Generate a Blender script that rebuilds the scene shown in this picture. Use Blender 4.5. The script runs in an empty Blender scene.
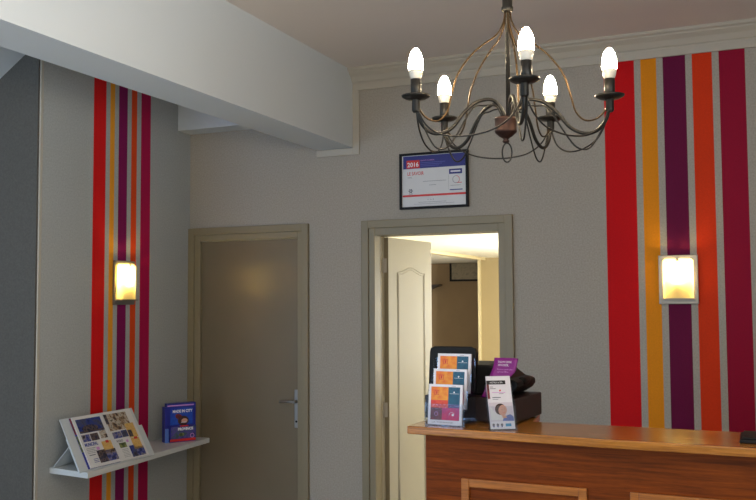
import bpy, bmesh, math, random
from mathutils import Vector, Matrix
random.seed(4)
S = bpy.context.scene
COL = S.collection
PI = math.pi

# ------------------------------------------------------------------ helpers
def srgb(r, g, b):
    f = lambda c: ((c/255)/12.92 if c/255 <= .04045 else ((c/255+.055)/1.055)**2.4)
    return (f(r), f(g), f(b), 1)

class MB:
    """collects geometry; build() links it as one mesh object"""
    def __init__(s): s.bm = bmesh.new(); s.mats = []; s.M = Matrix()
    def mi(s, m):
        if m is None: return 0
        if m not in s.mats: s.mats.append(m)
        return s.mats.index(m)
    def v(s, p): return s.bm.verts.new(s.M @ Vector(p))
    def face(s, vs, m=None, smooth=False):
        f = s.bm.faces.new(vs); f.material_index = s.mi(m); f.smooth = smooth; return f
    def box(s, x0, x1, y0, y1, z0, z1, m=None):
        p = [(x0,y0,z0),(x1,y0,z0),(x1,y1,z0),(x0,y1,z0),(x0,y0,z1),(x1,y0,z1),(x1,y1,z1),(x0,y1,z1)]
        s.hexa(p, m); return s
    def hexa(s, p, m=None):
        v = [s.v(q) for q in p]
        for i in ((3,2,1,0),(4,5,6,7),(0,1,5,4),(1,2,6,5),(2,3,7,6),(3,0,4,7)): s.face([v[j] for j in i], m)
    def bbox(s, x0, x1, y0, y1, z0, z1, b=.004, m=None, seg=2):
        n0 = len(s.bm.verts)
        s.bm.verts.ensure_lookup_table()
        old = set(s.bm.verts)
        s.box(x0, x1, y0, y1, z0, z1, m)
        new = [q for q in s.bm.verts if q not in old]
        ed = {e for q in new for e in q.link_edges}
        k = s.mi(m)
        r = bmesh.ops.bevel(s.bm, geom=list(ed)+new, offset=b, segments=seg, affect='EDGES', profile=.6)
        for f in r['faces']: f.material_index = k
        return s
    def prism(s, poly, a0, a1, axis='z', m=None, smooth=False):
        def P(q, a):
            if axis == 'z': return (q[0], q[1], a)
            if axis == 'y': return (q[0], a, q[1])
            return (a, q[0], q[1])
        A = [s.v(P(q, a0)) for q in poly]; B = [s.v(P(q, a1)) for q in poly]
        n = len(poly)
        s.face(A[::-1], m); s.face(B, m)
        for i in range(n): s.face([A[i], A[(i+1)%n], B[(i+1)%n], B[i]], m, smooth)
        return s
    def lathe(s, prof, c=(0,0,0), n=24, m=None, axis='z', cap=True, smooth=True):
        rings = []
        for r, h in prof:
            ring = []
            for i in range(n):
                a = 2*PI*i/n
                if axis == 'z': q = (c[0]+r*math.cos(a), c[1]+r*math.sin(a), c[2]+h)
                elif axis == 'y': q = (c[0]+r*math.cos(a), c[1]+h, c[2]+r*math.sin(a))
                else: q = (c[0]+h, c[1]+r*math.cos(a), c[2]+r*math.sin(a))
                ring.append(s.v(q))
            rings.append(ring)
        for A, B in zip(rings, rings[1:]):
            for i in range(n): s.face([A[i], A[(i+1)%n], B[(i+1)%n], B[i]], m, smooth)
        if cap:
            s.face(rings[0][::-1], m); s.face(rings[-1], m)
        return s
    def tube(s, pts, r, n=8, m=None, closed=False, sub=6):
        P = [Vector(p) for p in pts]
        if sub > 1: P = catmull(P, sub, closed)
        N = len(P)
        rr = r if callable(r) else (lambda t: r)
        T = []
        for i in range(N):
            a = P[(i-1) % N] if (closed or i > 0) else P[i]
            b = P[(i+1) % N] if (closed or i < N-1) else P[i]
            T.append((b-a).normalized())
        up = Vector((0,0,1)) if abs(T[0].z) < .9 else Vector((1,0,0))
        nrm = (up - T[0]*up.dot(T[0])).normalized()
        rings = []
        for i in range(N):
            nrm = (nrm - T[i]*nrm.dot(T[i])).normalized()
            bn = T[i].cross(nrm)
            R = rr(i/(N-1))
            rings.append([s.v(P[i] + (nrm*math.cos(2*PI*k/n) + bn*math.sin(2*PI*k/n))*R) for k in range(n)])
        for i in range(N if closed else N-1):
            A, B = rings[i], rings[(i+1) % N]
            for k in range(n): s.face([A[k], A[(k+1)%n], B[(k+1)%n], B[k]], m, True)
        if not closed: s.face(rings[0][::-1], m); s.face(rings[-1], m)
        return s
    def quad(s, M, u0, v0, u1, v1, m=None, lift=0.0):
        """flat print on the plane of matrix M (u right, v up, w outwards)"""
        vs = [s.v(M @ Vector(p)) for p in ((u0,v0,lift),(u1,v0,lift),(u1,v1,lift),(u0,v1,lift))]
        s.face(vs, m); return s
    def poly(s, M, pts, m=None, lift=0.0):
        s.face([s.v(M @ Vector((p[0],p[1],lift))) for p in pts], m); return s
    def disc(s, M, cu, cv, ru, rv, m=None, lift=0.0, n=20, rot=0):
        c, d = math.cos(rot), math.sin(rot)
        pts = []
        for i in range(n):
            a = 2*PI*i/n; x = ru*math.cos(a); y = rv*math.sin(a)
            pts.append((cu+x*c-y*d, cv+x*d+y*c))
        return s.poly(M, pts, m, lift)
    def ring(s, M, cu, cv, r0, r1, m=None, lift=0.0, a0=0, a1=2*PI, n=24):
        k = [a0+(a1-a0)*i/n for i in range(n+1)]
        o = [s.v(M @ Vector((cu+r1*math.cos(a), cv+r1*math.sin(a), lift))) for a in k]
        i_ = [s.v(M @ Vector((cu+r0*math.cos(a), cv+r0*math.sin(a), lift))) for a in k]
        for j in range(n): s.face([i_[j], o[j], o[j+1], i_[j+1]], m)
    def text(s, body, M, u, v, size, m=None, lift=.0006, align='LEFT', sx=1.0, width=None, bold=0.0):
        cu = bpy.data.curves.new('t', 'FONT'); cu.body = body; cu.size = size; cu.align_x = align
        cu.resolution_u = 3; cu.offset = bold
        o = bpy.data.objects.new('t', cu); COL.objects.link(o)
        dg = bpy.context.evaluated_depsgraph_get(); dg.update()
        me = bpy.data.meshes.new_from_object(o.evaluated_get(dg))
        xs = [q.co.x for q in me.vertices]
        if width and xs: sx = width/(max(xs)-min(xs))
        k = s.mi(m)
        off = min(xs) if (width and xs) else 0
        vs = [s.v(M @ Vector((u+(q.co.x-off)*sx, v+q.co.y, lift))) for q in me.vertices]
        for p in me.polygons:
            try:
                f = s.bm.faces.new([vs[i] for i in p.vertices]); f.material_index = k
            except ValueError: pass
        bpy.data.objects.remove(o); bpy.data.curves.remove(cu); bpy.data.meshes.remove(me)
        return s
    def build(s, name, m=None, parent=None, loc=(0,0,0), rot=(0,0,0), recalc=True, bevel=0):
        if recalc: bmesh.ops.recalc_face_normals(s.bm, faces=s.bm.faces)
        me = bpy.data.meshes.new(name); s.bm.to_mesh(me); s.bm.free()
        ms = s.mats if s.mats else [m]
        for q in ms: me.materials.append(q if q else m)
        o = bpy.data.objects.new(name, me); COL.objects.link(o)
        o.location = loc; o.rotation_euler = rot
        if parent: o.parent = parent
        if bevel:
            b = o.modifiers.new('b', 'BEVEL'); b.width = bevel; b.segments = 2; b.limit_method = 'ANGLE'
        return o

def catmull(P, sub, closed=False):
    n = len(P); out = []
    rng = n if closed else n-1
    for i in range(rng):
        p0 = P[(i-1) % n] if (closed or i > 0) else P[i]*2-P[i+1]
        p1 = P[i]; p2 = P[(i+1) % n]
        p3 = P[(i+2) % n] if (closed or i+2 < n) else p2*2-p1
        for k in range(sub):
            t = k/sub
            out.append(.5*((2*p1)+(p2-p0)*t+(2*p0-5*p1+4*p2-p3)*t*t+(3*p1-p0-3*p2+p3)*t**3))
    if not closed: out.append(P[-1])
    return out

def tag(o, label=None, cat=None, group=None, kind=None):
    if label: o['label'] = label
    if cat: o['category'] = cat
    if group: o['group'] = group
    if kind: o['kind'] = kind
    return o
def empty(name, loc=(0,0,0), rz=0.0):
    o = bpy.data.objects.new(name, None); COL.objects.link(o)
    o.location = loc; o.rotation_euler = (0,0,rz); o.empty_display_size = .05
    return o
def copy_tree(o, parent=None):
    c = o.copy(); COL.objects.link(c)
    if parent: c.parent = parent
    for ch in list(o.children): copy_tree(ch, c)
    return c

# ------------------------------------------------------------------ materials
def new(name):
    m = bpy.data.materials.new(name); m.use_nodes = True
    nt = m.node_tree; return m, nt, nt.nodes['Principled BSDF']
def noise_bump(nt, b, scale, strength, dist=.001, stretch=None):
    tc = nt.nodes.new('ShaderNodeTexCoord'); n = nt.nodes.new('ShaderNodeTexNoise'); n.inputs['Scale'].default_value = scale
    n.inputs['Detail'].default_value = 4
    mp = nt.nodes.new('ShaderNodeMapping')
    if stretch: mp.inputs['Scale'].default_value = stretch
    nt.links.new(tc.outputs['Object'], mp.inputs[0]); nt.links.new(mp.outputs[0], n.inputs['Vector'])
    bp = nt.nodes.new('ShaderNodeBump'); bp.inputs['Strength'].default_value = strength; bp.inputs['Distance'].default_value = dist
    nt.links.new(n.outputs['Fac'], bp.inputs['Height']); nt.links.new(bp.outputs[0], b.inputs['Normal'])
    return n, tc, mp
def mixc(nt, fac, a, b):
    x = nt.nodes.new('ShaderNodeMix'); x.data_type = 'RGBA'
    for i, val in ((0, fac), (6, a), (7, b)):
        if hasattr(val, 'links'): nt.links.new(val, x.inputs[i])
        else: x.inputs[i].default_value = val
    return x.outputs[2]
def paint(name, col, rough=.6, var=.04, scale=6, bump=.1, bscale=200, metal=0, spec=.5, emit=None, es=0):
    m, nt, b = new(name)
    b.inputs['Roughness'].default_value = rough; b.inputs['Metallic'].default_value = metal
    b.inputs['Specular IOR Level'].default_value = spec
    if bump: noise_bump(nt, b, bscale, bump)
    tc = nt.nodes.new('ShaderNodeTexCoord'); n = nt.nodes.new('ShaderNodeTexNoise'); n.inputs['Scale'].default_value = scale
    nt.links.new(tc.outputs['Object'], n.inputs['Vector'])
    dark = tuple(c*(1-var*3) for c in col[:3])+(1,); lite = tuple(min(1, c*(1+var)) for c in col[:3])+(1,)
    nt.links.new(mixc(nt, n.outputs['Fac'], dark, lite), b.inputs['Base Color'])
    if emit: b.inputs['Emission Color'].default_value = emit; b.inputs['Emission Strength'].default_value = es
    return m
def flat(name, col, rough=.5, spec=.5):
    return paint(name, col, rough, .01, 20, 0, spec=spec)
def wallpaper(name, base, stripes, axis='X', rough=.75):
    """woven wall covering; stripes = [(from, to, colour)] along the object's X"""
    m, nt, b = new(name); b.inputs['Roughness'].default_value = rough
    b.inputs['Specular IOR Level'].default_value = .25
    n, tc, mp = noise_bump(nt, b, 260, .25, .001, (1, 1, .35))
    n2 = nt.nodes.new('ShaderNodeTexNoise'); n2.inputs['Scale'].default_value = 110; nt.links.new(tc.outputs['Object'], n2.inputs['Vector'])
    n3 = nt.nodes.new('ShaderNodeTexNoise'); n3.inputs['Scale'].default_value = 1.2; nt.links.new(tc.outputs['Object'], n3.inputs['Vector'])
    sx = nt.nodes.new('ShaderNodeSeparateXYZ'); nt.links.new(tc.outputs['Object'], sx.inputs[0])
    cur = mixc(nt, n2.outputs['Fac'], tuple(c*.74 for c in base[:3])+(1,), tuple(min(1,c*1.22) for c in base[:3])+(1,))
    for a, c, colr in stripes:
        g = nt.nodes.new('ShaderNodeMath'); g.operation = 'GREATER_THAN'; g.inputs[1].default_value = a
        l = nt.nodes.new('ShaderNodeMath'); l.operation = 'LESS_THAN'; l.inputs[1].default_value = c
        k = nt.nodes.new('ShaderNodeMath'); k.operation = 'MULTIPLY'
        nt.links.new(sx.outputs['X'], g.inputs[0]); nt.links.new(sx.outputs['X'], l.inputs[0])
        nt.links.new(g.outputs[0], k.inputs[0]); nt.links.new(l.outputs[0], k.inputs[1])
        cc = mixc(nt, n2.outputs['Fac'], tuple(q*.88 for q in colr[:3])+(1,), tuple(min(1,q*1.1) for q in colr[:3])+(1,))
        cur = mixc(nt, k.outputs[0], cur, cc)
    nt.links.new(cur, b.inputs['Base Color'])
    return m
def wood(name, c0, c1, rough=.3, stretch=(1.2, 14, 30), scale=3.0, coat=.3):
    m, nt, b = new(name); b.inputs['Roughness'].default_value = rough
    b.inputs['Specular IOR Level'].default_value = .5 if coat > .2 else .15
    b.inputs['Coat Weight'].default_value = coat; b.inputs['Coat Roughness'].default_value = .15
    tc = nt.nodes.new('ShaderNodeTexCoord'); mp = nt.nodes.new('ShaderNodeMapping'); mp.inputs['Scale'].default_value = stretch
    nt.links.new(tc.outputs['Object'], mp.inputs[0])
    n = nt.nodes.new('ShaderNodeTexNoise'); n.inputs['Scale'].default_value = scale; n.inputs['Detail'].default_value = 7
    n.inputs['Roughness'].default_value = .62; n.inputs['Distortion'].default_value = .6
    nt.links.new(mp.outputs[0], n.inputs['Vector'])
    n2 = nt.nodes.new('ShaderNodeTexNoise'); n2.inputs['Scale'].default_value = scale*9; n2.inputs['Detail'].default_value = 3
    nt.links.new(mp.outputs[0], n2.inputs['Vector'])
    r = nt.nodes.new('ShaderNodeValToRGB'); r.color_ramp.elements[0].position = .3; r.color_ramp.elements[1].position = .72
    r.color_ramp.elements[0].color = c0; r.color_ramp.elements[1].color = c1
    nt.links.new(n.outputs['Fac'], r.inputs[0])
    mul = nt.nodes.new('ShaderNodeMix'); mul.data_type = 'RGBA'; mul.blend_type = 'MULTIPLY'; mul.inputs[0].default_value = .35
    nt.links.new(r.outputs[0], mul.inputs[6]); nt.links.new(n2.outputs['Color'], mul.inputs[7])
    rr = nt.nodes.new('ShaderNodeValToRGB'); rr.color_ramp.elements[0].color = (.35,.35,.35,1); rr.color_ramp.elements[1].color = (1,1,1,1)
    rr.color_ramp.elements[0].position = .35; rr.color_ramp.elements[1].position = .6
    nt.links.new(n2.outputs['Fac'], rr.inputs[0]); nt.links.new(rr.outputs[0], mul.inputs[7])
    nt.links.new(mul.outputs[2], b.inputs['Base Color'])
    bp = nt.nodes.new('ShaderNodeBump'); bp.inputs['Strength'].default_value = .06; bp.inputs['Distance'].default_value = .001
    nt.links.new(n2.outputs['Fac'], bp.inputs['Height']); nt.links.new(bp.outputs[0], b.inputs['Normal'])
    return m
def picture(name, cols, scale=30, rough=.45):
    """a printed colour picture: blotches of the given colours"""
    m, nt, b = new(name); b.inputs['Roughness'].default_value = rough
    tc = nt.nodes.new('ShaderNodeTexCoord'); n = nt.nodes.new('ShaderNodeTexNoise'); n.inputs['Scale'].default_value = scale
    n.inputs['Detail'].default_value = 3
    nt.links.new(tc.outputs['Object'], n.inputs['Vector'])
    r = nt.nodes.new('ShaderNodeValToRGB'); cr = r.color_ramp
    while len(cr.elements) < len(cols): cr.elements.new(.5)
    for i, c in enumerate(cols):
        cr.elements[i].position = .32+.36*i/(len(cols)-1); cr.elements[i].color = c
    nt.links.new(n.outputs['Fac'], r.inputs[0]); nt.links.new(r.outputs[0], b.inputs['Base Color'])
    return m

RED = srgb(206,4,14); YEL = srgb(232,142,16); PUR = srgb(104,4,58); ORG = srgb(220,56,10); MAG = srgb(150,3,46)
lin = lambda v: (v[0],v[1],v[2],1)
wall_grey = srgb(176,168,155)
M = {}
M['wall_back'] = wallpaper('woven taupe wall covering with stripes', wall_grey, [(-.789,-.623,RED),(-.588,-.505,YEL),(-.470,-.353,PUR),(-.319,-.218,ORG),(-.183,-.054,MAG)])
M['wall_left'] = wallpaper('woven grey wall covering with stripes', srgb(178,180,176),
    [(.921,1.034,srgb(222,20,22)),(.838,.882,srgb(240,160,40)),(.713,.799,srgb(132,14,84)),(.616,.672,srgb(228,76,24)),(.470,.572,srgb(178,12,74))])
M['wall_plain'] = wallpaper('plain woven wall covering', srgb(176,171,162), [])
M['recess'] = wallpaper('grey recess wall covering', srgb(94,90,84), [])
M['white'] = paint('white plaster paint', srgb(216,222,223), .7, .01, 2, .15, 60)
M['ceil'] = paint('matt ceiling paint', srgb(230,220,211), .85, .01, 2, .1, 60)
M['trim'] = paint('cream trim paint', srgb(192,184,168), .5, .01, 3, .05, 80)
M['frame'] = paint('taupe satin door paint', srgb(146,133,104), .42, .02, 4, .12, 120)
M['door'] = paint('taupe satin door leaf paint', srgb(126,112,88), .33, .03, 5, .12, 150)
M['cream'] = paint('cream door paint', srgb(216,212,196), .45, .01, 3, .04, 80)
M['floor'] = paint('beige floor tile', srgb(176,174,172), .35, .05, 3, .1, 40)
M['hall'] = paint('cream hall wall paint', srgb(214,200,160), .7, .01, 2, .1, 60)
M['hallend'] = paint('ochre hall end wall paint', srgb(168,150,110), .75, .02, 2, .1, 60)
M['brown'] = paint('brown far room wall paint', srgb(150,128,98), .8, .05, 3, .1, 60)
M['hallceil'] = paint('white hall ceiling paint', srgb(245,240,222), .8, .01, 2, 0)
M['iron'] = paint('antique dark iron', srgb(52,50,46), .42, .12, 40, .2, 120, metal=.75)
M['brass'] = paint('rubbed brass iron', srgb(76,58,34), .42, .15, 25, .2, 120, metal=.85)
M['hub'] = paint('dark red-brown metal', srgb(64,42,34), .45, .15, 60, .2, 120, metal=.7)
M['chrome'] = paint('brushed nickel', srgb(170,166,160), .3, .03, 30, .05, 200, metal=.9)
M['nickel'] = paint('satin steel plate', srgb(150,145,136), .38, .03, 30, .05, 200, metal=.7)
M['plug'] = paint('white plastic lamp collar', srgb(205,198,182), .4, .0, 5, 0)
M['black'] = paint('black plastic', srgb(18,16,16), .5, .05, 30, .15, 300, spec=.25)
M['darkbox'] = paint('dark brown metal drawer', srgb(42,30,28), .4, .05, 30, .1, 300)
M['oak_top'] = wood('varnished oak top', srgb(150,90,24), srgb(212,140,54), .22)
M['oak_front'] = wood('reddish oak panel', srgb(94,41,6), srgb(148,70,12), .5, coat=.0)
M['oak_trim'] = wood('oak moulding', srgb(150,84,18), srgb(204,124,40), .35)
M['lam'] = paint('white laminate', srgb(214,216,214), .35, .01, 4, 0)
M['board'] = paint('white display board', srgb(206,212,214), .5, .01, 4, 0)
M['page'] = flat('paper white', srgb(226,224,222), .4)
M['card'] = flat('white card', srgb(232,228,232), .4)
M['ink'] = flat('grey ink', srgb(110,110,118), .5)
M['blackink'] = flat('black ink', srgb(25,22,24), .5)
M['navy'] = flat('navy print', srgb(44,44,128), .45)
M['blueink'] = flat('blue headline print', srgb(40,58,150), .45)
M['redp'] = flat('red print', srgb(214,46,40), .45)
M['whitep'] = flat('white print', srgb(240,238,240), .45)
M['orange'] = picture('orange print', [srgb(232,110,20), srgb(240,150,30), srgb(246,170,50)], 40)
M['teal'] = picture('teal print', [srgb(20,70,96), srgb(30,92,118), srgb(22,60,88)], 40)
M['redorange'] = picture('vermilion print', [srgb(206,30,40), srgb(228,80,30), srgb(214,40,52)], 40)
M['magenta'] = picture('magenta print', [srgb(184,14,110), srgb(214,20,90), srgb(150,20,110)], 30)
M['maroon'] = picture('maroon print', [srgb(84,30,44), srgb(110,40,40), srgb(150,40,60)], 60)
M['violet'] = flat('violet print', srgb(70,36,100), .45)
M['purple'] = flat('purple leaflet print', srgb(132,22,122), .4)
M['lilac'] = flat('pale lilac print', srgb(214,150,212), .4)
M['blue'] = paint('deep blue booklet cover', srgb(44,50,148), .35, .06, 12, 0)
M['skyblue'] = picture('blue sky print', [srgb(20,50,150), srgb(30,84,190), srgb(24,60,170)], 14)
M['palebl'] = flat('pale blue spine print', srgb(90,124,200), .4)
M['skin'] = flat('skin tone print', srgb(214,160,136), .5)
M['hair'] = flat('brown hair print', srgb(66,42,38), .5)
M['pillow'] = flat('pillow print', srgb(216,206,214), .5)
M['shirt'] = flat('blue shirt print', srgb(92,112,176), .5)
M['cyan'] = flat('cyan print', srgb(60,150,190), .5)
M['ph_sea'] = picture('blue seaside photograph', [srgb(22,34,96), srgb(40,60,140), srgb(74,80,110), srgb(46,40,52)], 22)
M['ph_night'] = picture('dusk photograph', [srgb(24,26,48), srgb(60,74,150), srgb(150,140,150), srgb(40,34,46)], 40)
M['ph_table'] = picture('restaurant photograph', [srgb(50,34,34), srgb(150,120,90), srgb(206,196,180), srgb(70,60,40)], 40)
M['ph_dark'] = picture('interior photograph', [srgb(24,22,34), srgb(50,46,70), srgb(110,90,84), srgb(30,28,40)], 50)
M['ph_map'] = picture('yellow map print', [srgb(206,160,90), srgb(226,184,110), srgb(214,170,84)], 40)
M['ph_green'] = picture('garden photograph', [srgb(40,56,30), srgb(96,110,54), srgb(150,150,90)], 40)

def glass(name, alpha=.16):
    m = bpy.data.materials.new(name); m.use_nodes = True; nt = m.node_tree; nt.nodes.clear()
    o = nt.nodes.new('ShaderNodeOutputMaterial'); mx = nt.nodes.new('ShaderNodeMixShader')
    t = nt.nodes.new('ShaderNodeBsdfTransparent'); g = nt.nodes.new('ShaderNodeBsdfGlossy'); g.inputs['Roughness'].default_value = .08
    t.inputs['Color'].default_value = (.93,.95,.97,1); g.inputs['Color'].default_value = (.8,.85,.95,1)
    mx.inputs[0].default_value = alpha
    nt.links.new(t.outputs[0], mx.inputs[1]); nt.links.new(g.outputs[0], mx.inputs[2]); nt.links.new(mx.outputs[0], o.inputs[0])
    return m
M['acrylic'] = glass('clear acrylic', .06)
def emit(name, col, s):
    m = bpy.data.materials.new(name); m.use_nodes = True; nt = m.node_tree; nt.nodes.clear()
    o = nt.nodes.new('ShaderNodeOutputMaterial'); e = nt.nodes.new('ShaderNodeEmission')
    e.inputs[0].default_value = col; e.inputs[1].default_value = s; nt.links.new(e.outputs[0], o.inputs[0]); return m
M['bulb'] = emit('glowing bulb glass', (1,.78,.50,1), 210)
M['lampbulb'] = emit('glowing lamp bulb', (1,.70,.26,1), 260)
def shade_mat():
    m = bpy.data.materials.new('frosted cream lamp glass'); m.use_nodes = True; nt = m.node_tree; nt.nodes.clear()
    o = nt.nodes.new('ShaderNodeOutputMaterial'); mx = nt.nodes.new('ShaderNodeMixShader')
    t = nt.nodes.new('ShaderNodeBsdfTranslucent'); d = nt.nodes.new('ShaderNodeBsdfDiffuse')
    t.inputs['Color'].default_value = (.95,.84,.42,1); d.inputs['Color'].default_value = (.85,.8,.6,1)
    mx.inputs[0].default_value = .35
    nt.links.new(t.outputs[0], mx.inputs[1]); nt.links.new(d.outputs[0], mx.inputs[2]); nt.links.new(mx.outputs[0], o.inputs[0])
    return m
M['shade'] = shade_mat()

# ------------------------------------------------------------------ the room
def struct(name, mb, m, label=None, **k):
    o = mb.build(name, m, **k); o['kind'] = 'structure'
    if label: o['label'] = label
    return o
def sempty(name, label=None, loc=(0,0,0), rz=0):
    o = empty(name, loc, rz); o['kind'] = 'structure'
    if label: o['label'] = label
    return o
XR, YR, XL = 2.2, -7.4, -6.2
W3 = (-7.2, -4.9, .7, 2.4)
struct('floor', MB().box(XL-.12, XR+.12, YR-.12, 9.3, -.08, 0), M['floor'], 'beige floor of the reception room')
struct('ceiling', MB().box(XL-.12, XR+.12, YR-.12, .14, 3.0, 3.1), M['ceil'], 'matt greyish ceiling above the chandelier')
# back wall with the two door holes
D1 = (-3.52, -2.71, 1.975); D2 = (-2.225, -1.385, 1.965)
b = MB()
for x0, x1, z0, z1 in ((-3.75, D1[0], 0, 3), (D1[0], D1[1], D1[2], 3), (D1[1], D2[0], 0, 3), (D2[0], D2[1], D2[2], 3), (D2[1], XR, 0, 3)):
    b.box(x0, x1, 0, .14, z0, z1)
struct('wall_back', b, M['wall_back'], 'taupe back wall with painted red, yellow, purple and orange stripes')
# left wall: local x runs from the back corner towards the camera, local y into the room
LA = math.radians(3.7); LRZ = -PI/2+LA; LO = Vector((-3.585, 0, 0))
LW = Matrix.Translation(LO) @ Matrix.Rotation(LRZ, 4, 'Z')
LEN = 1.475
struct('wall_left', MB().box(.0, LEN, -.2, 0, 0, 3.0), M['wall_left'], 'grey left wall with painted stripes behind the wall lamp', loc=LO, rot=(0,0,LRZ))
struct('trim_1', MB().bbox(LEN-.02, LEN+.002, -.02, .004, 0, 3.0, .003), M['trim'], 'thin pale bead along the outer corner of the left wall', loc=LO, rot=(0,0,LRZ))
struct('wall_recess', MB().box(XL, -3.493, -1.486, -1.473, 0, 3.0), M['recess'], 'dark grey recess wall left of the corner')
# sloping underside of the stairs over the recess
x0, z0 = -3.33, 3.035; x1 = XL; z1 = z0+(x1-x0)*.631
mb = MB(); mb.hexa([(x1,-3.4,z1),(x0,-3.4,z0),(x0,-1.475,z0),(x1,-1.475,z1),(x1,-3.4,z1+.12),(x0,-3.4,z0+.12),(x0,-1.475,z0+.12),(x1,-1.475,z1+.12)])
struct('trim_2', mb, M['white'], 'sloping white underside of the stairs at upper left')
# outer shell behind and beside the camera
struct('wall_right', MB().box(XR, XR+.12, YR, W3[0], 0, 3).box(XR, XR+.12, W3[1], .14, 0, 3).box(XR, XR+.12, W3[0], W3[1], 0, W3[2]).box(XR, XR+.12, W3[0], W3[1], W3[3], 3).box(XR, XR+.12, .14, 9.3, 0, 2.3), M['wall_plain'], 'plain right wall')
struct('wall_far_left', MB().box(XL-.12, XL, YR, -1.33, 0, 3), M['white'], 'plain wall at far left')
b = MB()
W1 = (-5.4, -3.2, .5, 2.3); W2 = (-.2, 1.7, .9, 2.5)
for q in ((XL, W1[0], 0, 3), (W1[0], W1[1], 0, W1[2]), (W1[0], W1[1], W1[3], 3), (W1[1], W2[0], 0, 3), (W2[0], W2[1], 0, W2[2]), (W2[0], W2[1], W2[3], 3), (W2[1], XR, 0, 3)):
    b.box(q[0], q[1], YR-.12, YR, q[2], q[3])
struct('wall_rear', b, M['wall_plain'], 'rear wall with two windows')
for i, w in enumerate((W1, W2)):
    r = sempty('window_%d' % (i+1), 'white framed window in the rear wall', (w[0], YR, w[2]))
    W = w[1]-w[0]; H = w[3]-w[2]
    f = MB(); f.box(0, .06, -.1, -.03, 0, H); f.box(W-.06, W, -.1, -.03, 0, H); f.box(.06, W-.06, -.1, -.03, 0, .06); f.box(.06, W-.06, -.1, -.03, H-.06, H); f.box(W/2-.03, W/2+.03, -.1, -.03, .06, H-.06)
    f.build('window_frame', M['lam'], r)
    MB().box(-.02, W+.02, -.02, .06, -.03, 0).build('window_sill', M['lam'], r)

r = sempty('window_3', 'white framed window in the right wall', (XR, W3[0], W3[2]))
W = W3[1]-W3[0]; H = W3[3]-W3[2]
f = MB(); f.box(.03,.1,0,.06,0,H); f.box(.03,.1,W-.06,W,0,H); f.box(.03,.1,.06,W-.06,0,.06); f.box(.03,.1,.06,W-.06,H-.06,H); f.box(.03,.1,W/2-.03,W/2+.03,.06,H-.06)
f.build('window_frame', M['lam'], r)
# beam
b = MB().box(-2.60, -2.345, YR, 0, 2.508, 3.0)
struct('ceiling_beam', b, M['white']); bpy.data.objects['ceiling_beam'].name = 'trim_3'
bpy.data.objects['trim_3']['label'] = 'big white beam crossing the ceiling towards the camera'
# plaster box in the back left corner
struct('trim_4', MB().box(-3.74, -2.6, -.155, 0, 2.69, 3.0), M['white'], 'white boxed ledge high in the back left corner')
# trim strips framing the beam end and the top of the wall
b = MB()
b.bbox(-2.345, XR, -.014, 0, 2.868, 2.908, .003); b.bbox(-2.345, -2.301, -.014, 0, 2.462, 2.868, .003); b.bbox(-2.602, -2.345, -.014, 0, 2.462, 2.506, .003)
struct('trim_5', b, M['trim'], 'cream flat strip stepping round the beam end and along the wall top')
prof = [(0,2.908),(-.010,2.908),(-.014,2.918),(-.022,2.922),(-.028,2.932),(-.040,2.950),(-.058,2.964),(-.066,2.970),(-.070,2.978),(-.082,2.984),(-.086,2.992),(-.086,3.0),(0,3.0)]
struct('trim_6', MB().prism(prof, -2.345, XR, 'x'), M['trim'], 'moulded cream cornice where the wall meets the ceiling')
struct('baseboard_back', MB().box(-2.66, -2.285, -.014, 0, 0, .09).box(-1.322, XR, -.014, 0, 0, .09), M['frame'], 'taupe skirting along the back wall')

# ------------------------------------------------------------------ doors
def casing(r, x0, x1, z, i0, i1, iz, hole):
    m = .047
    b = MB()
    b.bbox(x0, x0+m, -.024, 0, 0, z, .003); b.bbox(x1-m, x1, -.024, 0, 0, z, .003); b.bbox(x0+m, x1-m, -.024, 0, z-m, z, .003)
    b.bbox(x0+m, i0, -.014, .02, 0, z-m, .003); b.bbox(i1, x1-m, -.014, .02, 0, z-m, .003); b.bbox(i0, i1, -.014, .02, iz, z-m, .003)
    b.build('door_casing', M['frame'], r)
    b = MB()
    b.box(hole[0], i0, .02, .09, 0, hole[2]); b.box(i1, hole[1], .02, .14, 0, hole[2]); b.box(i0, i1, .02, .14, iz, hole[2])
    return b
d1 = sempty('door_1', 'closed taupe door with a steel lever handle in its moulded frame')
casing(d1, -3.583, -2.662, 2.04, -3.490, -2.741, 1.951, D1).build('door_jamb', M['frame'], d1)
lf = MB().bbox(-3.486, -2.745, .004, .044, .008, 1.947, .002).build('door_leaf', M['door'], d1)
h = empty('door_handle', (0,0,0)); h.parent = d1
MB().bbox(-2.770, -2.738, -.004, .004, .735, .977, .003).build('handle_plate', M['chrome'], h)
b = MB(); b.lathe([(.011,0),(.011,-.02),(.009,-.03),(.009,-.045)], (-2.754,-.004,.903), 16, axis='y')
b.tube([(-2.754,-.046,.903),(-2.775,-.050,.905),(-2.815,-.048,.903),(-2.855,-.044,.900)], .0075, 10)
b.build('lever', M['chrome'], h)
b = MB(); b.lathe([(.007,0),(.007,-.003)], (-2.754,-.004,.775), 12, axis='y'); b.build('keyhole', M['black'], h)

d2 = sempty('door_2', 'taupe door frame holding the open cream door')
casing(d2, -2.285, -1.322, 2.04, -2.198, -1.409, 1.946, D2).build('door_jamb', M['frame'], d2)
MB().box(D2[0], -2.200, .09, .14, 0, D2[2]).build('hall_lit_jamb', M['cream'], d2)  # rear part of the jamb coloured cream to stand for light from the hall
# leaf swung away from the room, hinged on the left jamb
hx, hy = -2.212, .150
DL = math.radians(83.5); lw = .61; lh = 1.935
leaf = empty('open_leaf', (hx, hy, 0), DL); leaf.parent = d2
MB().bbox(0, lw, -.038, 0, .01, lh+.01, .002).build('door_leaf', M['cream'], leaf)
MB().bbox(-.003, -.0005, -.040, .0, .01, lh+.01, .001).build('hinge_edge', M['frame'], leaf)
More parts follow.
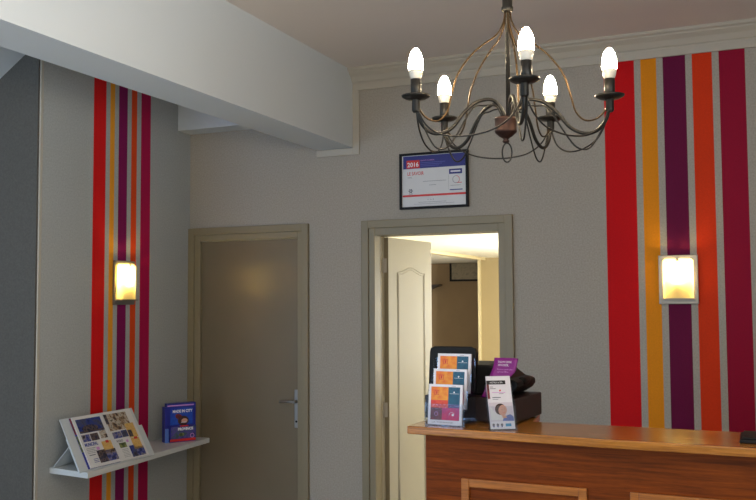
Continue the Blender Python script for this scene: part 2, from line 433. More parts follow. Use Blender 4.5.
# raised arched mouldings on the face turned to the room (local -y)
b = MB()
def arch(z0, z1, rise):
    xa, xb = .12, lw-.11; n = 14; top = []
    for i in range(n+1):
        t = i/n; top.append((xb-(xb-xa)*t, z1+rise*(.5-.5*math.cos(2*PI*t))**1.3))
    pts = [(xa, z0), (xb, z0)] + top
    for off, rad in ((0, .004), (.014, .003)):
        cx = (xa+xb)/2; q = []
        for x, z in pts:
            q.append((x-(off if x > cx else -off if x < cx else 0), -.038, z+(off if z < (z0+z1)/2 else -off)))
        b.tube(q, rad, 6, closed=True, sub=1)
arch(.12, 1.725, .034)
b.build('panel_moulding', M['cream'], leaf)
for z in (1.765, .86):
    b = MB(); b.lathe([(.008,-.05),(.008,.05)], (0,0,0), 12); b.lathe([(.004,-.06),(.006,-.052),(.006,.052),(.004,.06)], (0,0,0), 12)
    b.box(-.002, .030, .004, .006, -.045, .045)
    b.build('hinge', M['trim'], d2, loc=(-2.206, .118, z))

# ------------------------------------------------------------------ hall seen through the door
HC = 2.15
struct('ceiling_hall', MB().box(-6.2, XR, .14, 9.3, HC, HC+.1), M['hallceil'], 'white ceiling of the hall behind the door')
# left hall wall with a wide opening (from y=4.2 to 7.40)
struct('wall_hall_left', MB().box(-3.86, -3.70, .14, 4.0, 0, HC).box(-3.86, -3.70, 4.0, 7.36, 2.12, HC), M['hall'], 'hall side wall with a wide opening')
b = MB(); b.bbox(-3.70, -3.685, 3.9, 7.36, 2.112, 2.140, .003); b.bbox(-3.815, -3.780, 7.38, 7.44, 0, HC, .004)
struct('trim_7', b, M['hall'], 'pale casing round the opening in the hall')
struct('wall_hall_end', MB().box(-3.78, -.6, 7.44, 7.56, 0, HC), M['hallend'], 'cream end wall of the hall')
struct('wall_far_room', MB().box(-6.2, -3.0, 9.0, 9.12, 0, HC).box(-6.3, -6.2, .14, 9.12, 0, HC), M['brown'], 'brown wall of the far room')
struct('wall_hall_right', MB().box(-.75, -.65, .14, 7.44, 0, HC), M['hall'], 'right wall of the hall')
pf = empty('picture_frame', (-4.48, 8.985, 1.845)); tag(pf, 'dark framed print on the brown wall seen through the open door', 'picture')
b = MB(); w, hh = .31, .42
b.bbox(-w, -w+.03, -.02, .012, 0, hh, .003); b.bbox(w-.03, w, -.02, .012, 0, hh, .003)
b.box(-w+.03, w-.03, -.02, .012, 0, .03); b.box(-w+.03, w-.03, -.02, .012, hh-.03, hh)
b.build('frame', M['black'], pf)
MB().box(-w+.03, w-.03, -.008, .008, .03, .30).build('print', picture('grey print', [srgb(120,112,96), srgb(150,140,120), srgb(134,126,108)], 12), pf)
br = MB(); br.prism([(-.10,0),(.16,0),(.14,.014),(-.10,.075)][::-1] and [(-.12,0),(-.12,-.085),(-.10,-.085),(.10,-.012),(.10,0)], -.16, .0, 'y')
o = br.build('wall_bracket', M['darkbox'], loc=(-5.03, 9.0, 1.795)); tag(o, 'small dark wedge-shaped bracket on the brown wall beside the open door', 'bracket')

# ------------------------------------------------------------------ reception counter
rc = empty('reception_counter', (0,0,0)); tag(rc, 'orange oak reception counter with a panelled front below the red stripes', 'counter')
top = [(-1.176,-2.056),(-.49,-2.106),(.2,-2.118),(XR-.004,-2.118),(XR-.004,-1.784),(-.785,-1.784),(-.812,-1.565),(-1.172,-1.565)]
t = MB().prism(top, 1.072, 1.1).build('countertop', M['oak_top'], rc, bevel=.004)
fa = Vector((-1.118,-2.020,0)); fb = Vector((XR-.006,-2.082,0))
fd = (fb-fa).normalized(); ang = math.atan2(fd.y, fd.x); L = (fb-fa).length
fr = empty('front', fa, ang); fr.parent = rc
MB().box(0, L, 0, .02, 0, 1.072).build('front_panel', M['oak_front'], fr)
def panelframe(x0, x1, z0, z1, w=.028):
    b = MB()
    for inner, y in ((0, .012),):
        b.bbox(x0, x0+w, -y, 0, z0, z1, .003); b.bbox(x1-w, x1, -y, 0, z0, z1, .003)
        b.bbox(x0+w, x1-w, -y, 0, z1-w, z1, .003); b.bbox(x0+w, x1-w, -y, 0, z0, z0+w, .003)
    return b
for x0 in (.135, .708, 1.281, 1.854, 2.427):
    panelframe(x0, x0+.435, .16, .926).build('panel_moulding', M['oak_trim'], fr)
MB().box(-1.118, -1.098, -1.999, -1.60, 0, 1.072).build('end_panel', M['oak_front'], rc)
MB().box(-1.098, -.80, -1.62, -1.60, 0, 1.072).box(-.82, -.80, -1.82, -1.62, 0, 1.072).box(-.80, XR-.006, -1.84, -1.82, 0, 1.072).build('back_panel', M['oak_front'], rc)
# low black tray at the right end of the worktop
tr = MB(); tr.bbox(-.079, .20, -2.035, -1.865, 1.1, 1.112, .003); tr.bbox(-.07, .19, -2.025, -1.875, 1.112, 1.118, .002)
o = tr.build('desk_pad', M['black']); tag(o, 'flat black pad lying on the oak worktop at the right edge of the photo', 'desk pad')

# ------------------------------------------------------------------ till
till = empty('cash_register', (-1.0, -1.72, 1.1)); tag(till, 'black cash register with customer display on the left end of the oak worktop', 'cash register')
b = MB(); b.bbox(-.186, .172, -.160, .130, .006, .092, .006)
dr = b.build('cash_drawer', M['darkbox'], till, loc=(.024,-.009,0), rot=(0,0,math.radians(-6)))
for x in (-.15,.14):
    for y in (-.13,.10):
        b = MB(); b.lathe([(.012,0),(.012,.008)], (x,y,0), 12); b.build('rubber_foot', M['black'], till, loc=(.024,-.009,0), rot=(0,0,math.radians(-6)))
# body: wedge whose right end slopes down to a rounded nose
pro = [(-.155,.093),(.135,.093),(.165,.112),(.178,.128),(.176,.146),(.160,.152),(.138,.156),(.105,.180),(.080,.200),(.060,.205),(-.150,.205)]
b = MB(); b.prism(pro, -.10, .12, 'y'); b.build('body', M['black'], till, rot=(0,0,math.radians(-4)), bevel=.006)
b = MB(); b.lathe([(.004,-.055),(.014,-.05),(.017,-.03),(.017,.03),(.014,.05),(.004,.055)], (.165,.01,.142), 16, axis='y'); b.build('paper_knob', M['black'], till)
b = MB()
sp = [(-.091,0),(.094,0),(.094,.15),(.088,.165),(.072,.172),(-.072,.172),(-.088,.165),(-.091,.15)]
b.prism(sp, -.014, .014, 'y'); b.build('display', M['black'], till, loc=(-.080,-.115,.100), rot=(math.radians(-8),0,0), bevel=.004)
MB().bbox(-.03,.03,-.03,.03,0,.05,.004).build('display_neck', M['black'], till, loc=(-.08,-.085,.09))

# ------------------------------------------------------------------ leaflets and holders on the counter
def sheet_matrix(loc, rz, lean):
    """u right, v up the sheet, w towards the viewer; leaning back by lean"""
    R = Matrix.Rotation(rz, 4, 'Z') @ Matrix.Rotation(PI/2-lean, 4, 'X')
    return Matrix.Translation(loc) @ R
def city_card(mb, T, w, h):
    k = .0006
    mb.M = T
    mb.box(0, w, 0, h, -.0012, 0, M['card'])
    I = Matrix()
    a, c = w*.075, w*.93; y1 = h*.935; y0 = h*.115
    xm = a+(c-a)*.60; ym = y0+(y1-y0)*.60; ym2 = y0+(y1-y0)*.37
    mb.quad(I, a, ym, xm, y1, M['orange'], k); mb.quad(I, xm, ym-(ym-ym2)*.5, c, y1, M['teal'], k)
    mb.quad(I, a, ym2, xm, ym, M['redorange'], k); mb.quad(I, xm, ym2, c, ym-(ym-ym2)*.5, M['violet'], k)
    mb.quad(I, a, y0, a+(c-a)*.40, ym2, M['maroon'], k); mb.quad(I, a+(c-a)*.40, y0, c, ym2, M['magenta'], k)
    s = w*.13; cx = a+(c-a)*.20; cy = ym+(y1-ym)*.55; q = w*.013
    for r in ((cx-s/2,cy-s/2,cx+s/2,cy-s/2+q),(cx-s/2,cy+s/2-q,cx+s/2,cy+s/2),(cx-s/2,cy-s/2,cx-s/2+q,cy+s/2),(cx+s/2-q,cy-s/2,cx+s/2,cy+s/2)):
        mb.quad(I, *r, M['redp'], k*2)
    mb.quad(I, cx-s*.15, cy-s*.3, cx+s*.15, cy+s*.3, M['redp'], k*2)
    mb.disc(I, xm+(c-xm)*.5, ym+(y1-ym)*.62, w*.022, w*.022, M['whitep'], k*2); mb.quad(I, xm+(c-xm)*.12, ym+(y1-ym)*.50, c-(c-xm)*.1, ym+(y1-ym)*.52, M['whitep'], k*2)
    mb.disc(I, xm+(c-xm)*.45, y0+(ym2-y0)*.45, w*.035, w*.03, M['whitep'], k*2)
    mb.ring(I, xm+(c-xm)*.35, y0+(ym2-y0)*.45, w*.07, w*.078, M['whitep'], k*2, .3, 3.4)
    mb.ring(I, a+(c-a)*.2, y0+(ym2-y0)*.5, w*.045, w*.055, M['lilac'], k*2)
    mb.text('LA TOURAINE', I, w*.13, h*.04, h*.055, M['ink'], k*2, width=w*.62)
    mb.quad(I, w*.68, h*.958, w*.80, h*.966, M['ink'], k)
    mb.M = Matrix()
hl = empty('leaflet_holder', (-1.045,-2.0,1.1), math.radians(-3))
tag(hl, 'clear acrylic three-tier holder standing before the cash register', 'leaflet holder')
b = MB()
for i, (y, z, hh) in enumerate(((-.022,.004,.085),(.018,.050,.145),(.056,.105,.195))):
    b.box(-.074, .074, y-.002, y, z, z+.075)
b.box(-.074, .074, .092, .095, 0, .235); b.box(-.074,.074,-.022,.095,0,.003)
for x in (-.0755, .074):
    b.prism([(-.024,0),(.095,0),(.095,.235),(.064,.235),(.058,.19),(.020,.135),(-.018,.085)], x, x+.0015, 'x')
b.build('acrylic_tray', M['acrylic'], hl)
cw = .129
RZ = math.radians(-3)
for i, (y, z, hgt, lab) in enumerate(((-.016,.005,.142,'orange and magenta leaflet in the bottom tier of the acrylic holder'),
                               (.024,.057,.142,'orange and teal leaflet in the middle tier of the acrylic holder'),
                               (.060,.110,.142,'orange and teal leaflet in the top tier of the acrylic holder'))):
    mb = MB(); T = sheet_matrix((-cw/2, 0, 0), 0, math.radians(7))
    for k in range(4, 0, -1):                     # the bundle behind the front card
        mb.M = T @ Matrix.Translation((0,0,-.002*k)); mb.box(.0, cw, 0, hgt, -.0012, 0, M['card'])
    city_card(mb, T, cw, hgt)
    R = Matrix.Rotation(RZ, 4, 'Z'); p = Vector((-1.045,-2.0,1.1)) + R @ Vector((-.003+.002*i, y, z))
    o = mb.build('leaflet_bundle', M['card'], loc=p, rot=(0,0,RZ), recalc=False); tag(o, lab, 'leaflets', 'bundles in the three-tier holder')

hr = empty('leaflet_holder', (-.833,-2.023,1.1), math.radians(31))
tag(hr, 'small clear acrylic holder with the white hotel leaflet, right of the three-tier one', 'leaflet holder')
b = MB(); q = .047
b.hexa([(-q,-.022,0),(q,-.022,0),(q,-.0205,0),(-q,-.0205,0),(-q,.009,.08),(q,.009,.08),(q,.0105,.08),(-q,.0105,.08)])
b.hexa([(-q,.006,0),(q,.006,0),(q,.0075,0),(-q,.0075,0),(-q,.060,.15),(q,.060,.15),(q,.0615,.15),(-q,.0615,.15)])
b.box(-q,q,-.022,.0075,0,.002)
for x in (-q-.0015, q): b.prism([(-.022,0),(.0075,0),(.0615,.15),(.055,.15),(.010,.08)], x, x+.0015, 'x')
b.build('acrylic_tray', M['acrylic'], hr)
mb = MB(); T = sheet_matrix((0,0,0), 0, math.radians(20)) @ Matrix.Diagonal((.92,1.0,1,1)); I = Matrix(); k = .0006
w, h_ = .094, .186
for q in range(3,0,-1):
    mb.M = T @ Matrix.Translation((-w/2,0,-.0015*q)); mb.box(0,w,0,h_,-.001,0,M['card'])
mb.M = T @ Matrix.Translation((-w/2,0,0)); mb.box(0,w,0,h_,-.001,0,M['card'])
mb.quad(I, .0,.156,.074,.170,M['blackink'],k); mb.quad(I, .0,.105,.009,.156,M['maroon'],k)
mb.text('HOTELS & SPA', I, .014,.160,.008,M['whitep'],k*2,width=.05)
mb.quad(I, .012,.146,.024,.148,M['ink'],k); mb.quad(I,.012,.140,.034,.142,M['ink'],k)
mb.disc(I,.050,.134,.004,.003,M['redp'],k*2,rot=.6); mb.quad(I,.018,.126,.070,.128,M['lilac'],k); mb.quad(I,.045,.122,.062,.1235,M['ink'],k)
mb.quad(I,.018,.108,.050,.111,M['ink'],k); mb.quad(I,.018,.102,.040,.1035,M['ink'],k)
mb.quad(I,.002,.026,.092,.092,M['pillow'],k)
mb.poly(I,[(.004,.080),(.02,.060),(.05,.044),(.06,.040),(.06,.030),(.004,.030)],M['page'],k*1.5)
mb.disc(I,.044,.068,.021,.020,M['hair'],k*2,rot=.3); mb.disc(I,.052,.064,.016,.019,M['skin'],k*3,rot=-.35)
mb.poly(I,[(.046,.050),(.062,.046),(.066,.038),(.05,.036)],M['skin'],k*2.5)
mb.poly(I,[(.052,.036),(.066,.046),(.080,.050),(.092,.042),(.092,.027),(.048,.027)],M['shirt'],k*2)
mb.quad(I,.047,.066,.051,.067,M['hair'],k*4); mb.quad(I,.057,.068,.061,.069,M['hair'],k*4); mb.quad(I,.052,.055,.059,.0565,M['redp'],k*4)
for x in (.012,.028,.044): mb.disc(I,x,.014,.005,.005,M['ink'],k*2,n=10); mb.quad(I,x-.003,.006,x+.003,.009,M['blueink'],k*2)
mb.quad(I,.058,.008,.080,.018,M['cyan'],k*2)
o = mb.build('hotel_leaflet', M['card'], loc=(-.831,-2.028,1.104), rot=(0,0,math.radians(31)), recalc=False)
tag(o, 'white leaflet with a photo of a person asleep, in the small acrylic holder', 'leaflet')

# purple leaflet, bent, leaning on the till
mb = MB(); rows = []; n = 14
for i in range(n+1):
    t = i/n; v = .143*t
    l = -.055+.046*min(1, t*1.25)**.8; r_ = -.040+ .118*min(1, t/.68)**.8 if t < .68 else .078+.008*(t-.68)/.32
    bend = -.012*math.sin(PI*t)
    rows.append([(l+(r_-l)*j/6, bend-.02*(j/6)**2*t+.02*t, v) for j in range(7)])
g = [[mb.v(p) for p in row] for row in rows]
for i in range(n):
    for j in range(6): mb.face([g[i][j], g[i][j+1], g[i+1][j+1], g[i+1][j]], M['purple'], True)
ge = bmesh.ops.extrude_face_region(mb.bm, geom=list(mb.bm.faces))
bmesh.ops.translate(mb.bm, verts=[e for e in ge['geom'] if isinstance(e, bmesh.types.BMVert)], vec=(0,.0012,0))
I2 = Matrix.Rotation(PI/2, 4, 'X')
mb.text('TOUTE OFFRE', I2, .012,.126,.010,M['whitep'],.004,width=.05); mb.text('VOUS DEDIE...', I2, .012,.115,.010,M['whitep'],.006,width=.042)
mb.text('Pour en savoir plus', I2, .010,.101,.007,M['lilac'],.008,width=.055); mb.text('sur nos offres', I2, .010,.092,.007,M['lilac'],.009,width=.04)
o = mb.build('purple_leaflet', M['purple'], loc=(-.897,-1.886,1.193), rot=(0,0,0), recalc=False)
tag(o, 'bent purple leaflet with white lettering leaning on the black cash register', 'leaflet')

# ------------------------------------------------------------------ framed diploma
dp = empty('framed_certificate', (-2.025,-.012,2.098)); tag(dp, 'black framed 2016 certificate hanging above the open doorway', 'certificate')
w, h_ = .439, .343
b = MB(); e = .014
b.bbox(0,e,-.014,.012,0,h_,.002); b.bbox(w-e,w,-.014,.012,0,h_,.002); b.bbox(e,w-e,-.014,.012,0,e,.002); b.bbox(e,w-e,-.014,.012,h_-e,h_,.002)
b.build('frame', M['black'], dp)
T = Matrix.Rotation(PI/2, 4, 'X'); k = .0005
mb = MB(); mb.box(e,w-e,0,.01,e,h_-e,M['page']); y = .0006
mb.quad(T, .022,.248,w-.018,h_-.017,M['navy'],y)
mb.quad(T, .044,.250,.130,.300,M['redp'],y+k); mb.text('2016', T, .050,.260,.038,M['whitep'],y+2*k,width=.073,bold=.0008)
mb.text('QUALITE TOURISME', T, .135,.292,.010,M['lilac'],y+2*k,width=.09)
for i in range(3): mb.quad(T, .135,.280-.010*i,.135+.16-.02*i,.283-.010*i,flat('blue small print',srgb(96,100,180)),y+k)
mb.text('LE SAVOIR', T, .050,.208,.030,M['redp'],y,width=.106,bold=.0004); mb.text('HOTEL', T, .052,.190,.012,M['ink'],y,width=.028)
mb.quad(T, .15,.166,.30,.168,M['ink'],y); mb.quad(T,.19,.142,.235,.144,M['ink'],y)
mb.quad(T, .318,.202,.400,.232,M['navy'],y+k); mb.quad(T,.328,.213,.390,.222,M['whitep'],y+2*k)
mb.ring(T,.362,.168,.020,.0225,M['ink'],y+k,1.6,5.4); mb.ring(T,.362,.168,.020,.0225,M['redp'],y+k,-.9,1.6); mb.quad(T,.366,.146,.398,.150,M['redp'],y+k)
mb.quad(T,.326,.132,.39,.134,M['ink'],y); mb.quad(T,.322,.104,.402,.110,M['navy'],y+k); mb.quad(T,.314,.11,.315,.2,M['ink'],y)
for a in range(6):
    an = a*PI/3; mb.disc(T,.070+.009*math.cos(an),.112+.009*math.sin(an),.006,.004,M['ink'],y,rot=an,n=8)
mb.quad(T, .050+.008,.092,.082,.095,M['ink'],y)
mb.quad(T, .018,.076,w-.016,.088,M['redp'],y+k)
mb.text('F. G. E', T, .180,.052,.010,M['ink'],y,width=.04); mb.quad(T,.12,.040,.30,.0415,M['ink'],y); mb.quad(T,.09,.030,.35,.0312,M['ink'],y)
mb.build('certificate_sheet', M['page'], dp, recalc=False)

# ------------------------------------------------------------------ wall lamps
def wall_lamp():
    r = empty('wall_lamp')
    MB().bbox(-.101,.101,-.016,-.002,-.132,.132,.003).build('back_plate', M['nickel'], r)
    # shade: shallow curved sheet of frosted glass open at top and bottom
    mb = MB(); n = 16; wd = .0775; dp_ = .036; z0, z1 = -.100, .112
    def P(t, off): # t 0..1 across; superellipse section
        a = PI*t; c, s = math.cos(a), math.sin(a)
        ex = .42
        x = -(wd+off)*math.copysign(abs(c)**ex, c); y = -.014-(dp_+off)*abs(s)**ex
        return x, y
    rings = []
    for z in (z0, z1-.012, z1):
        row = []
        for i in range(n+1):
            x, yy = P(i/n, 0 if z < z1-.001 else -.012); row.append((mb.v((x,yy,z)), ))
        rings.append([q[0] for q in row])
    for A, B in zip(rings, rings[1:]):
        for i in range(n): mb.face([A[i], A[i+1], B[i+1], B[i]], None, True)
    mb.build('lamp_shade', M['shade'], r, recalc=False)
    mb = MB(); mb.prism([(-.014,.112),(-.053,.112),(-.053,.098),(-.056,.098),(-.056,.1155),(-.014,.1155)], -.007, .007, 'x'); mb.build('shade_clip', M['nickel'], r)
    mb = MB(); mb.bbox(-.083,.083,-.053,-.016,-.108,-.101,.001); mb.build('shade_rest', M['nickel'], r)
    mb = MB(); mb.lathe([(.004,-.060),(.011,-.050),(.015,-.030),(.015,.012),(.012,.028),(.003,.034)], (0,-.033,.040), 16); mb.build('bulb', M['lampbulb'], r)
    mb = MB(); mb.lathe([(.008,-.034),(.008,-.02)], (0,-.033,.008), 16); mb.bbox(-.01,.01,-.036,-.014,-.036,-.02,.001); mb.build('bulb_socket', M['plug'], r)
    return r
wl = wall_lamp(); wl.location = (-.415, 0, 1.648)
tag(wl, 'lit square wall lamp on the stripes above the reception counter', 'wall lamp', 'lit wall lamps on the striped walls')
w2 = copy_tree(wl); w2.location = LW @ Vector((.746, 0, 1.660)); w2.rotation_euler = (0,0,LRZ+PI)
tag(w2, 'lit wall lamp seen from the side, above the magazine shelf', 'wall lamp', 'lit wall lamps on the striped walls')

# ------------------------------------------------------------------ shelf, magazine and booklets (left wall frame: s, n, z)
sh = MB().prism([(.213,.0),(1.365,0.0),(1.418,.288),(.213,.288)], .640, .670)
o = sh.build('wall_shelf', M['lam'], loc=LO, rot=(0,0,LRZ), bevel=.002); tag(o, 'white floating shelf under the wall lamp', 'shelf')
# display stand board plane
def frameM(o_, e1, e2):
    e1 = e1.normalized(); w_ = e1.cross(e2).normalized(); e2 = e2.normalized()
    m = Matrix.Identity(4)
    for i, e_ in enumerate((e1, e2, w_)):
        for j in range(3): m[j][i] = e_[j]
    m.translation = o_; return m
BL = Vector((1.377,.258,.681)); e1 = Vector((-.478,.052,0)); e2 = Vector((-.066,-.185,.248))
F = frameM(BL, e1, e2)          # F in wall-local coordinates; u right along the page, v up the page, w outwards
if (F.to_3x3() @ Vector((0,0,1))).y < 0: print('WARN frame normal')
wall = Matrix.Translation(LO) @ Matrix.Rotation(LRZ, 4, 'Z')
ds = empty('display_stand', (0,0,0)); ds.matrix_world = wall; tag(ds, 'folded white card display stand on the shelf behind the open magazine', 'display stand')
ds.location = LO; ds.rotation_euler = (0,0,LRZ)
mb = MB(); mb.M = F; mb.box(-.052,.500,-.006,.318,-.014,-.009); mb.box(-.052,.53,-.006,.20,-.019,-.0145)
mb.build('board', M['board'], ds)
mb = MB()
pA = F @ Vector((-.045,.155,-.022)); pB = F @ Vector((.500,.155,-.022))
qa = Vector((pA.x-.01,.03,.672)); qb = Vector((pB.x+.01,.03,.672)); th = Vector((0,.003,.001))
mb.hexa([qa,qb,qb+Vector((0,.004,0)),qa+Vector((0,.004,0)),pA-Vector((0,.004,0)),pB-Vector((0,.004,0)),pB,pA]); mb.build('back_support', M['board'], ds)
qf = F @ Vector((-.052,-.006,-.02)); 
mg = empty('magazine', LO, LRZ); tag(mg, 'open magazine full of small photos propped on the white stand', 'magazine')
PW = .223; PH = .312
def page(x0):
    mb = MB(); mb.M = F @ Matrix.Translation((x0,0,0)); mb.box(.0, PW, 0, PH, -.006, 0, M['page']); return mb
I = Matrix(); k = .0006
mb = page(.020)
Q = lambda a,b_,c,d,m_,l=k: mb.quad(I, a*PW, d_(b_), c*PW, d_(d), m_, l)
d_ = lambda t: t*PH
Q(.08,.66,.90,.94,M['ph_sea']); mb.disc(I,.45*PW,.74*PH,.06,.022,M['ph_dark'],k*2); Q(.08,.67,.90,.70,M['ph_dark'],k*2)
Q(.08,.49,.34,.63,M['ph_night']); Q(.36,.49,.62,.63,M['ph_dark']); Q(.68,.50,.90,.66,M['ph_table'])
mb.text('MUNICIPAL', I, .08*PW,.40*PH,.028,M['blueink'],k*2,width=.42*PW,bold=.001)
Q(.62,.20,.94,.44,M['ph_map']); Q(.76,.40,.86,.45,M['redp'],k*2)
for i in range(4): Q(.08,.355-.03*i,.38-.05*(i%2),.362-.03*i,M['ink'])
Q(.40,.30,.50,.36,M['lilac'])
Q(.10,.22,.30,.235,M['ink'])
for i in range(3): Q(.18,.14-.03*i,.34,.15-.03*i,M['blueink'])
Q(.36,.05,.64,.29,M['ph_dark']); Q(.64,.05,.98,.27,M['ph_night'])
mb.build('left_page', M['page'], mg, recalc=False)
mb = page(PW+.024)
Q(.04,.60,.80,.95,M['ph_table']); Q(.0,.75,.10,.95,M['ph_dark'],k*2)
Q(.06,.44,.36,.57,M['ph_night']); Q(.37,.44,.58,.58,M['ph_sea']); Q(.59,.40,.90,.70,M['ph_map'],k*2); Q(.60,.42,.74,.56,M['ph_dark'],k*3)
mb.text('ROUBAIX', I, .10*PW,.36*PH,.020,M['ink'],k*2,width=.22*PW,bold=.0006)
Q(.14,.24,.38,.34,M['ph_green']); Q(.60,.16,.90,.39,M['ph_map']); Q(.72,.36,.84,.41,M['redp'],k*2); Q(.42,.33,.50,.38,M['lilac'])
for i in range(6): Q(.16,.20-.03*i,.38,.206-.03*i,M['ink'])
Q(.44,.02,.64,.25,M['ph_sea']); Q(.64,.02,.92,.20,M['ph_night'])
mb.build('right_page', M['page'], mg, recalc=False)
mb = MB(); mb.M = F @ Matrix.Translation((.020,0,0)); mb.box(-.012,PW,-.001,PH-.002,-.0085,-.0062,M['blue']); mb.quad(I,-.012,.10,0,.20,M['ph_green'],-.006); mb.quad(I,-.012,.21,0,PH,M['maroon'],-.006)
mb.build('cover', M['blue'], mg, recalc=False)

# blue booklets
A_ = Vector((.472,.140,.671)); B_ = Vector((.322,.250,.671))
Fb = frameM(A_, B_-A_, Vector((0,0,1)))
W_ = (B_-A_).length; H_ = .238
bx = empty('booklet_holder', LO, LRZ); tag(bx, 'blue card holder with city guide booklets at the right end of the shelf', 'booklet holder')
mb = MB(); mb.M = Fb; mb.box(0,W_,0,H_,-.045,0,M['blue'])
mb.quad(I,.0,H_-.018,W_*.94,H_-.010,M['lilac'],k); mb.quad(I,.02,.105,W_-.02,H_-.03,M['skyblue'],k)
mb.text('MADE IN CITY', I,.035,H_-.058,.024,M['whitep'],k*2,width=.13,bold=.001)
mb.disc(I,.075,.155,.024,.016,M['maroon'],k*2,rot=-.4); mb.disc(I,.105,.128,.036,.030,M['hair'],k*2); mb.disc(I,.112,.128,.020,.014,M['skin'],k*3); mb.quad(I,.09,.116,.125,.121,M['pillow'],k*4)
mb.build('back_panel', M['blue'], bx, recalc=False)
mb = MB(); mb.M = Fb; mb.box(.012,W_-.006,0,.100,.002,.020,M['blue'])
mb.quad(I,.018,.022,W_-.010,.096,picture('violet blue crowd print',[srgb(40,40,110),srgb(90,80,150),srgb(60,90,90)],40),.0206)
mb.text('PROVINCE', I,.062,.072,.022,M['whitep'],.0215,width=.10,bold=.0015); mb.quad(I,.012,.004,W_-.006,.020,M['redp'],.0206)
mb.disc(I,.085,.045,.018,.012,M['ph_green'],.021); mb.ring(I,W_-.030,.035,.010,.014,M['lilac'],.0212); mb.quad(I,.075,.094,.13,.102,M['redp'],.0212)
mb.build('front_booklet', M['blue'], bx, recalc=False)
mb = MB(); mb.M = Fb; mb.box(-.016,-.001,0,H_-.02,-.045,.006,M['blue']); mb.box(-.0165,.006,0,.085,.0065,.012,M['palebl'])
mb.build('side_booklet', M['blue'], bx, recalc=False)

# ------------------------------------------------------------------ chandelier
CX, CY, CZ = -.557, -2.923, 2.025
U = .24/101
ch = empty('chandelier', (CX, CY, CZ-.002)); ch.rotation_euler = (math.radians(.50), math.radians(.43), 0); tag(ch, 'dark iron five-arm chandelier with lit candle bulbs hanging before the counter', 'chandelier')
MB().lathe([(.0055,-.045),(.0055,.975-.03)], (0,0,0), 12).build('stem', M['iron'], ch)
MB().lathe([(.05,.972),(.05,.962),(.035,.945),(.012,.93)], (0,0,0), 24).build('canopy', M['iron'], ch)
MB().lathe([(.007,.228),(.0135,.230),(.0145,.236),(.0145,.240),(.0125,.243),(.0125,.300),(.007,.306)], (0,0,0), 20).build('collar', M['iron'], ch)
MB().lathe([(.012,-.030),(.026,-.032),(.0275,-.036),(.0265,-.040),(.0265,-.064),(.0275,-.066),(.025,-.070),(.016,-.078),(.008,-.083),(.006,-.086),(.009,-.090),(.006,-.094)], (-.006,-.002,0), 24).build('hub', M['hub'], ch)
mb = MB(); q = []
rc_ = math.radians(15)
for i in range(16):
    a = 2*PI*i/16; q.append((-.004+.0115*math.cos(a)*math.cos(rc_), .0115*math.cos(a)*math.sin(rc_), -.1175+.0235*math.sin(a)))
mb.tube(q, .0020, 8, closed=True, sub=3).build('ring', M['iron'], ch)
arm_p = [(4,-14),(8,-6),(13,1),(20,4),(28,3),(38,-1),(50,-12),(62,-27),(76,-34),(88,-32),(97,-22),(100.5,-8)]
bow_p = [(2.5,96),(5,84),(13,71),(29,59),(43,46),(56,27),(63,5),(68,-12),(77,-21),(88,-20),(96,-13),(99,-5)]
low_p = [(7,-14),(12,-4),(18,-2),(27,-3),(40,-6),(56,-31),(68,-47),(80,-49),(90,-36),(98,-18),(100,-6)]
AZ = [math.radians(-66.5+72*i) for i in range(5)]
def P3(lst, a, z=0): return [(r*U*math.cos(a), r*U*math.sin(a), h*U) for r, h in lst]
Rr = .24
for i, a in enumerate(AZ):
    c, s_ = math.cos(a)*Rr, math.sin(a)*Rr
    MB().tube(P3(arm_p, a), .0044, 8, sub=5).build('arm', M['iron'], ch)
    MB().tube(P3(bow_p, a), .0022, 6, sub=5).build('bow_wire', M['brass'], ch)
    MB().tube(P3(low_p, a+.03), .0022, 6, sub=5).build('under_wire', M['iron'], ch)
    a2 = AZ[(i+1)%5]; p0 = Vector((c, s_, 0)); p1 = Vector((math.cos(a2)*Rr, math.sin(a2)*Rr, 0)); pts = []
    for t, dz in ((0,-.012),(.03,-.035),(.10,-.066),(.22,-.090),(.38,-.101),(.55,-.103),(.72,-.096),(.86,-.078),(.95,-.050),(1,-.012)):
        q = p0.lerp(p1, t); pts.append((q.x, q.y, dz))
    MB().tube(pts, .0022, 6, sub=5).build('swag_wire', M['iron'], ch)
    MB().lathe([(.0065,-.034),(.0095,-.030),(.0095,-.006),(.012,-.003),(.024,-.002),(.033,.003),(.0345,.0065),(.0325,.0055),(.014,.0015),(.010,.002)], (c,s_,0), 28).build('drip_pan', M['iron'], ch)
    k = .0045 if i == 0 else 0; c2, s2 = c+k*math.cos(rc_), s_+k*math.sin(rc_)
    MB().lathe([(.0105,.001),(.0125,.002),(.0125,.045),(.010,.046)], (c2,s2,0), 20).build('candle_sleeve', M['iron'], ch)
    bl = MB().lathe([(.0168,.066),(.0178,.074),(.0176,.082),(.0160,.094),(.0128,.105),(.0085,.1135),(.0045,.118),(.001,.1195)], (c2,s2,0), 24).build('bulb', M['bulb'], ch)
    MB().lathe([(.0110,.045),(.0130,.048),(.0155,.057),(.0169,.0665)], (c2,s2,0), 24).build('bulb_collar', M['plug'], bl)

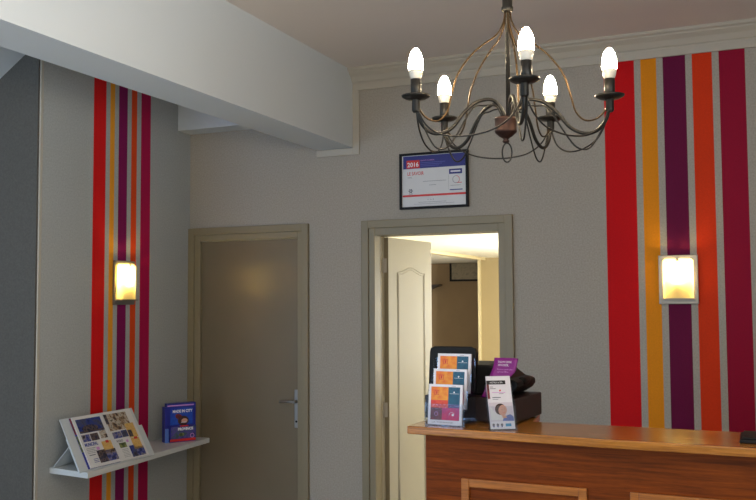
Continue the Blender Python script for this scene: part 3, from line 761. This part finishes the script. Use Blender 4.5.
# ------------------------------------------------------------------ light
def area(name, loc, rot, sx, sy, power, col):
    l = bpy.data.lights.new(name, 'AREA'); l.shape = 'RECTANGLE'; l.size = sx; l.size_y = sy; l.energy = power; l.color = col
    o = bpy.data.objects.new(name, l); COL.objects.link(o); o.location = loc; o.rotation_euler = rot; return o
cool = (.80,.90,1.0)
area('window_daylight', ((W1[0]+W1[1])/2, YR-.02, (W1[2]+W1[3])/2), (PI/2,0,0), 2.1, 1.7, 85, (.46,.70,1.0))
area('window_daylight', ((W2[0]+W2[1])/2, YR-.02, (W2[2]+W2[3])/2), (PI/2,0,0), 1.8, 1.5, 34, (.92,.96,1.0))
area('window_daylight', (XR+.02, (W3[0]+W3[1])/2, (W3[2]+W3[3])/2), (0,PI/2+math.radians(30),0), 1.6, 2.3, 180, (.93,.97,1.0)).data.spread = math.radians(110)
# added point light without a fixture, whitens the hall ceiling
l = bpy.data.lights.new('hall_ceiling_fill', 'POINT'); l.energy = 210; l.color = (1.0,.98,.90); l.shadow_soft_size = .08
o = bpy.data.objects.new('hall_ceiling_fill', l); COL.objects.link(o); o.location = (-1.7, 4.6, 1.75)
area('hall_side_fill', (-.80, 3.6, 1.3), (0,PI/2,0), 1.2, 3.0, 70, (.98,1.0,.96))  # added side fill for hall and open door; the wall has no window
area('far_room_fill', (-6.12, 6.6, 1.3), (0,-PI/2,0), 1.0, 1.6, 14, (1.0,.95,.86))  # added fill that brightens the brown far room, no window behind it
w = bpy.data.worlds.new('sky'); S.world = w; w.use_nodes = True
w.node_tree.nodes['Background'].inputs[0].default_value = (.6,.75,1,1); w.node_tree.nodes['Background'].inputs[1].default_value = .6

# ------------------------------------------------------------------ camera
cd = bpy.data.cameras.new('camera'); co = bpy.data.objects.new('camera', cd); COL.objects.link(co)
m = Matrix(((.9164682,.0278568,.3991365,0),(.4000641,-.0491213,-.9151698,-5.0),(-.0058876,.9984043,-.0561626,1.55),(0,0,0,1)))
co.matrix_world = m
cd.sensor_width = 36; cd.lens = 881.08/756*36; cd.clip_start = .05
S.camera = co
S.view_settings.view_transform = 'Standard'; S.view_settings.look = 'None'; S.view_settings.gamma = 1
S.view_settings.exposure = 0.0; S.view_settings.use_curve_mapping = False
